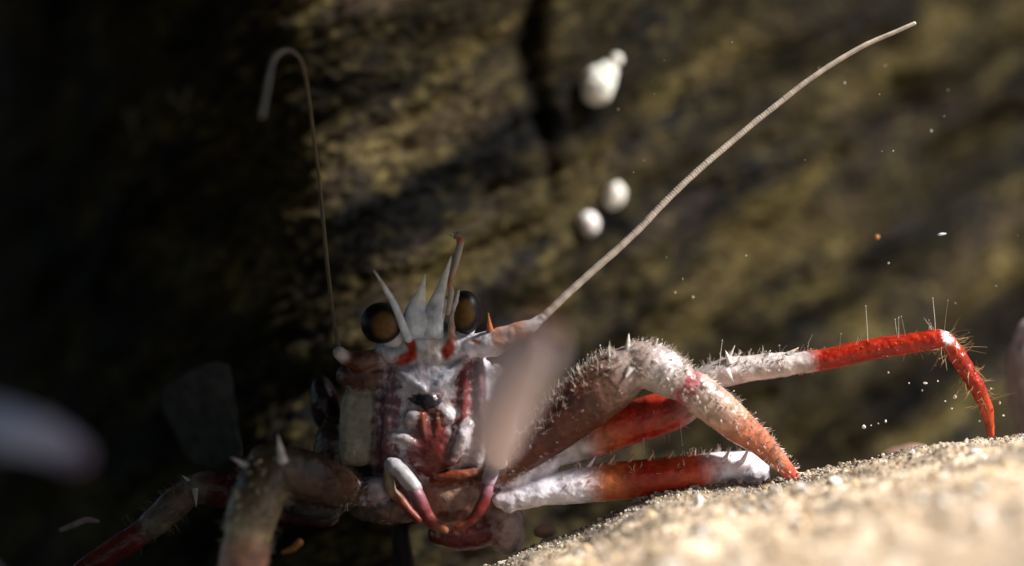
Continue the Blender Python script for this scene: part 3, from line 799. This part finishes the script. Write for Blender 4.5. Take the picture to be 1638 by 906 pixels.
# ------------------------------------------------------------------ growths on the wall
def lump(name, blobs, cols_noise, label, cat, group=None, m=M_SPONGE):
    """blobs: (centre, radii) union of noisy balls"""
    ps = []
    for ctr, rad, col, rot in blobs:
        e = ball(819, 453, 0, rad[0] * 100, rad[2] * 100, rad[1] * 100, col, rot=rot, nu=40, nv=28)
        n = e.v / (np.linalg.norm(e.v, axis=1)[:, None] + 1e-9)
        e.v = e.v * (1 + cols_noise * fbm(n * 2.2 + np.array(ctr) * 3, 3))[:, None] + np.array(ctr)
        ps.append(e)
    v, f, c = join(ps)
    o = new_mesh_obj(name, v, f, m, None, c)
    return tag(o, label, cat, group)
def outw(p, d): return np.array((p[0] + 0.35 * d, p[1] - 0.9 * d, p[2]))
SW = (0.92, 0.90, 0.80)
p = outw(WP[(948, 138)], 0.22)
lump('sponge', [(p, (0.29, 0.24, 0.36), SW, -0.25), (p + np.array((0.15, -0.03, 0.20)), (0.19, 0.17, 0.21), SW, -0.4), (p + np.array((0.33, -0.05, 0.44)), (0.10, 0.1, 0.11), SW, 0)], 0.16,
     'largest white sponge on the rock wall, pear shaped with a small knob on top', 'sponge', 'white sponges on the rock wall')
p = outw(WP[(978, 313)], 0.12)
lump('sponge', [(p, (0.17, 0.16, 0.24), (0.88, 0.83, 0.74), -0.35)], 0.14, 'small oval white sponge nearest the long feeler, upper one of the close pair', 'sponge', 'white sponges on the rock wall')
p = outw(WP[(937, 357)], 0.12)
lump('sponge', [(p, (0.17, 0.16, 0.21), (0.90, 0.85, 0.82), 0.2)], 0.14, 'small round white sponge, lower left one of the close pair on the rock', 'sponge', 'white sponges on the rock wall')

# ------------------------------------------------------------------ stones
def stone(px, py, y, rx, rz, ry, col, label, cuts, seed, rot=0.0, bx=1.0):
    e = ball(819, 453, 0, rx, rz, ry, col, nu=56, nv=36, box=bx)
    n = e.v / (np.array((rx, ry, rz)) / 100)
    g = np.random.default_rng(seed)
    for _ in range(cuts):                              # flat broken faces
        d = g.normal(size=3); d /= np.linalg.norm(d)
        h = g.uniform(0.52, 0.8)
        k = n @ d - h
        n = n - np.where(k > 0, k, 0)[:, None] * d
    v = n * (np.array((rx, ry, rz)) / 100)
    v *= (1 + 0.12 * fbm(n * 2.4 + seed, 5))[:, None]
    ca_, sa_ = math.cos(rot), math.sin(rot)
    v = np.stack([v[:, 0] * ca_ - v[:, 2] * sa_, v[:, 1], v[:, 0] * sa_ + v[:, 2] * ca_], 1)
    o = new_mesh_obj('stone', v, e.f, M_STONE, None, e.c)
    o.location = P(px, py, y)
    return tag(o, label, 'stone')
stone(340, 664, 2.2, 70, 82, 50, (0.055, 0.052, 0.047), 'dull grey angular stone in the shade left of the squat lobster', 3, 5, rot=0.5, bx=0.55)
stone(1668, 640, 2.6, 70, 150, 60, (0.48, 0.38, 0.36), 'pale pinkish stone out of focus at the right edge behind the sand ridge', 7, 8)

# ------------------------------------------------------------------ loose bits
def bit(name, px, py, y, rx, rz, col, label, cat, rot=0.0, seed=1):
    e = ball(819, 453, 0, rx, rz, (rx + rz) / 2, col, rot=rot, nu=14, nv=9)
    n = e.v / (np.linalg.norm(e.v, axis=1)[:, None] + 1e-9)
    e.v = e.v * (1 + 0.3 * fbm(n * 1.7 + seed * 5.1, 2))[:, None]
    o = new_mesh_obj(name, e.v, e.f, M_GRAIN, None, e.c)
    o.location = P(px, py, y)
    return tag(o, label, cat)
def on_bed(px, y):
    x = (px - 819) / 100 * (D + y) / D
    z = float(seabed_z(np.array([x]), np.array([y]))[0])
    return 453 - z * 100 * D / (D + y)
bit('pebble', 1050, 795, 0.8, 26, 14, (0.62, 0.40, 0.34), 'pinkish pebble half hidden under the low red banded leg', 'pebble', seed=2)
bit('pebble', 872, 850, 0.7, 19, 13, (0.30, 0.17, 0.12), 'rusty pebble at the lower end of the sand ridge below the legs', 'pebble', seed=3)
bit('pebble', 1445, 726, 1.4, 40, 14, (0.26, 0.16, 0.12), 'low reddish pebble just behind the sand ridge left of the hooked toe', 'pebble', rot=0.2, seed=4)
bit('floating_flake', 1506, 375, 0.4, 7, 2.2, (0.6, 0.7, 0.8), 'thin bluish white flake drifting above the hooked red leg', 'flake', rot=0.15, seed=5)
bit('floating_speck', 1403, 380, 1.2, 4, 4, (0.5, 0.2, 0.08), 'tiny rust coloured speck drifting left of the bluish flake', 'speck', seed=6)
t = Tube([(98, 848, -0.6, 4, (0.22, 0.17, 0.15)), (118, 840, -0.6, 5, (0.22, 0.17, 0.15)), (138, 832, -0.6, 5, (0.22, 0.17, 0.15)), (156, 834, -0.6, 3, (0.22, 0.17, 0.15))])
tag(new_mesh_obj('twig', t.v, t.f, M_STONE, None, t.c), 'short pale curved twig in the dark left of the shaded red leg', 'twig')
t = Tube([(452, 884, -1.0, 3, (0.16, 0.1, 0.04)), (468, 878, -1.0, 5, (0.24, 0.12, 0.03)), (479, 868, -1.0, 6, (0.28, 0.12, 0.03))])
tag(new_mesh_obj('shell_chip', t.v, t.f, M_GRAIN, None, t.c), 'small orange shell chip beside the pink shaded leg at the bottom', 'shell chip')

# faint branching hydroids on the dark side of the wall
def hydroid(p, h, label, seed):
    g = random.Random(seed); ps = []
    def br(b, ang, L, r, depth):
        e = b + np.array((math.sin(ang) * L, g.uniform(-0.1, 0.0), math.cos(ang) * L))
        ps.append(Tube([(*b, r * 100, (0.35, 0.33, 0.24)), (*e, r * 70, (0.35, 0.33, 0.24))], n=3, sides=6, world=True))
        if depth:
            for s in (-1, 1):
                br(e, ang + s * g.uniform(0.3, 0.8), L * g.uniform(0.5, 0.8), r * 0.7, depth - 1)
    br(np.array(p) + np.array((0, -0.02, 0)), g.uniform(-0.3, 0.3), h, 0.022, 3)
    v, f, c = join(ps)
    tag(new_mesh_obj('hydroid', v, f, M_STONE, None, c), label, 'hydroid', 'hydroids on the dark side of the wall')
hydroid(WP[(300, 200)], 0.32, 'faint forked hydroid on the dark wall, nearest the hooked feeler tip', 1)
hydroid(WP[(90, 330)], 0.26, 'faint forked hydroid on the dark wall closest to the left edge', 2)
hydroid(WP[(215, 215)], 0.22, 'smallest faint hydroid on the dark wall, the middle one of three', 3)

# uncountable: grains on the sand, crumbs on its edge, drifting specks
_ico = np.array([(0, 0, 1), (0.894, 0, 0.447), (0.276, 0.851, 0.447), (-0.724, 0.526, 0.447), (-0.724, -0.526, 0.447), (0.276, -0.851, 0.447),
                 (0.724, 0.526, -0.447), (-0.276, 0.851, -0.447), (-0.894, 0, -0.447), (-0.276, -0.851, -0.447), (0.724, -0.526, -0.447), (0, 0, -1)])
_icof = [(0, 1, 2), (0, 2, 3), (0, 3, 4), (0, 4, 5), (0, 5, 1), (1, 6, 2), (2, 7, 3), (3, 8, 4), (4, 9, 5), (5, 10, 1), (6, 7, 2), (7, 8, 3), (8, 9, 4), (9, 10, 5), (10, 6, 1), (11, 7, 6), (11, 8, 7), (11, 9, 8), (11, 10, 9), (11, 6, 10)]
def grains(name, pts, sizes, cols, m=M_GRAIN):
    n = len(pts)
    v = _ico[None] * (1 + 0.3 * rng.uniform(-1, 1, (n, 12, 1))) * sizes[:, None, None] * rng.uniform(0.6, 1.2, (n, 1, 3)) + pts[:, None]
    f = (np.array(_icof)[None] + (np.arange(n) * 12)[:, None, None]).reshape(-1, 3)
    o = new_mesh_obj(name, v.reshape(-1, 3), f.tolist(), m, None, np.repeat(cols, 12, 0), smooth=False)
    return tag(o, kind='stuff')
gcols = np.array([(0.50, 0.44, 0.36), (0.42, 0.36, 0.28), (0.56, 0.52, 0.46), (0.50, 0.37, 0.22), (0.24, 0.20, 0.16), (0.75, 0.73, 0.72)])
n = 7000
x = rng.uniform(-1, 9.5, n); y = ridge_y(x) - rng.exponential(1.3, n) + 0.15
s = 0.006 + rng.exponential(0.007, n); s = np.minimum(s, 0.045)
z = seabed_z(x, y) + s * 0.3
grains('sand_grains', np.stack([x, y, z], 1), s, gcols[rng.choice(6, n, p=(0.3, 0.22, 0.16, 0.18, 0.06, 0.08))] * rng.uniform(0.8, 1.15, (n, 1)))
n = 1500
x = np.concatenate([rng.uniform(-0.5, 9, 700), rng.normal(2.9, 0.9, 800)]); y = ridge_y(x) + rng.normal(0.06, 0.10, n)
s = 0.008 + rng.exponential(0.012, n); s = np.minimum(s, 0.07)
z = seabed_z(x, y) + s * 0.4 * rng.uniform(0, 1.5, n)
o = grains('seabed_crumbs', np.stack([x, y, z], 1), s, np.array([(0.26, 0.21, 0.15), (0.42, 0.36, 0.27), (0.12, 0.10, 0.07)])[rng.choice(3, n)])
for tx_, ty_, m_ in ((4.57, 0.1, 60), (7.68, 0.28, 60)):              # grains pushed up round the toes
    x = tx_ + rng.normal(0, 0.14, m_); y = ty_ - 0.12 + rng.normal(0, 0.09, m_); s = 0.012 + rng.exponential(0.012, m_)
    grains('toe_grains', np.stack([x, y, seabed_z(x, y) + 0.03 * np.exp(-((x - tx_) / 0.12) ** 2)], 1), s, gcols[rng.choice(5, m_)])
n = 260                                              # shell crumbs strewn over the near sand
x = rng.uniform(0, 10, n); y = -rng.uniform(1.2, 8, n); s = 0.03 + rng.exponential(0.035, n); s = np.minimum(s, 0.11)
grains('shell_crumbs', np.stack([x, y, seabed_z(x, y) + s * 0.2], 1), s, np.array([(0.78, 0.75, 0.70), (0.66, 0.5, 0.3), (0.5, 0.34, 0.18)])[rng.choice(3, n, p=(0.5, 0.3, 0.2))])
sp = []; ss = []
for (a, b_, r) in ((1382, 683, 0.035), (1393, 681, 0.016), (1405, 678, 0.016), (1417, 674, 0.028), (1480, 613, 0.036), (1475, 625, 0.018), (1527, 635, 0.034), (1522, 654, 0.022), (1421, 596, 0.018), (1567, 674, 0.024),
                 (1454, 613, 0.014), (1500, 610, 0.014), (1512, 642, 0.012), (1599, 645, 0.03), (1605, 665, 0.022), (1585, 622, 0.015)):
    sp.append(P(a, b_, 0.15)); ss.append(r)
for _ in range(26):
    sp.append(P(random.uniform(950, 1630), random.uniform(60, 680), random.uniform(-1.5, 1.5))); ss.append(random.uniform(0.006, 0.016))
grains('drifting_specks', np.array(sp), np.array(ss), np.tile(np.array((0.7, 0.66, 0.58)), (len(sp), 1)))
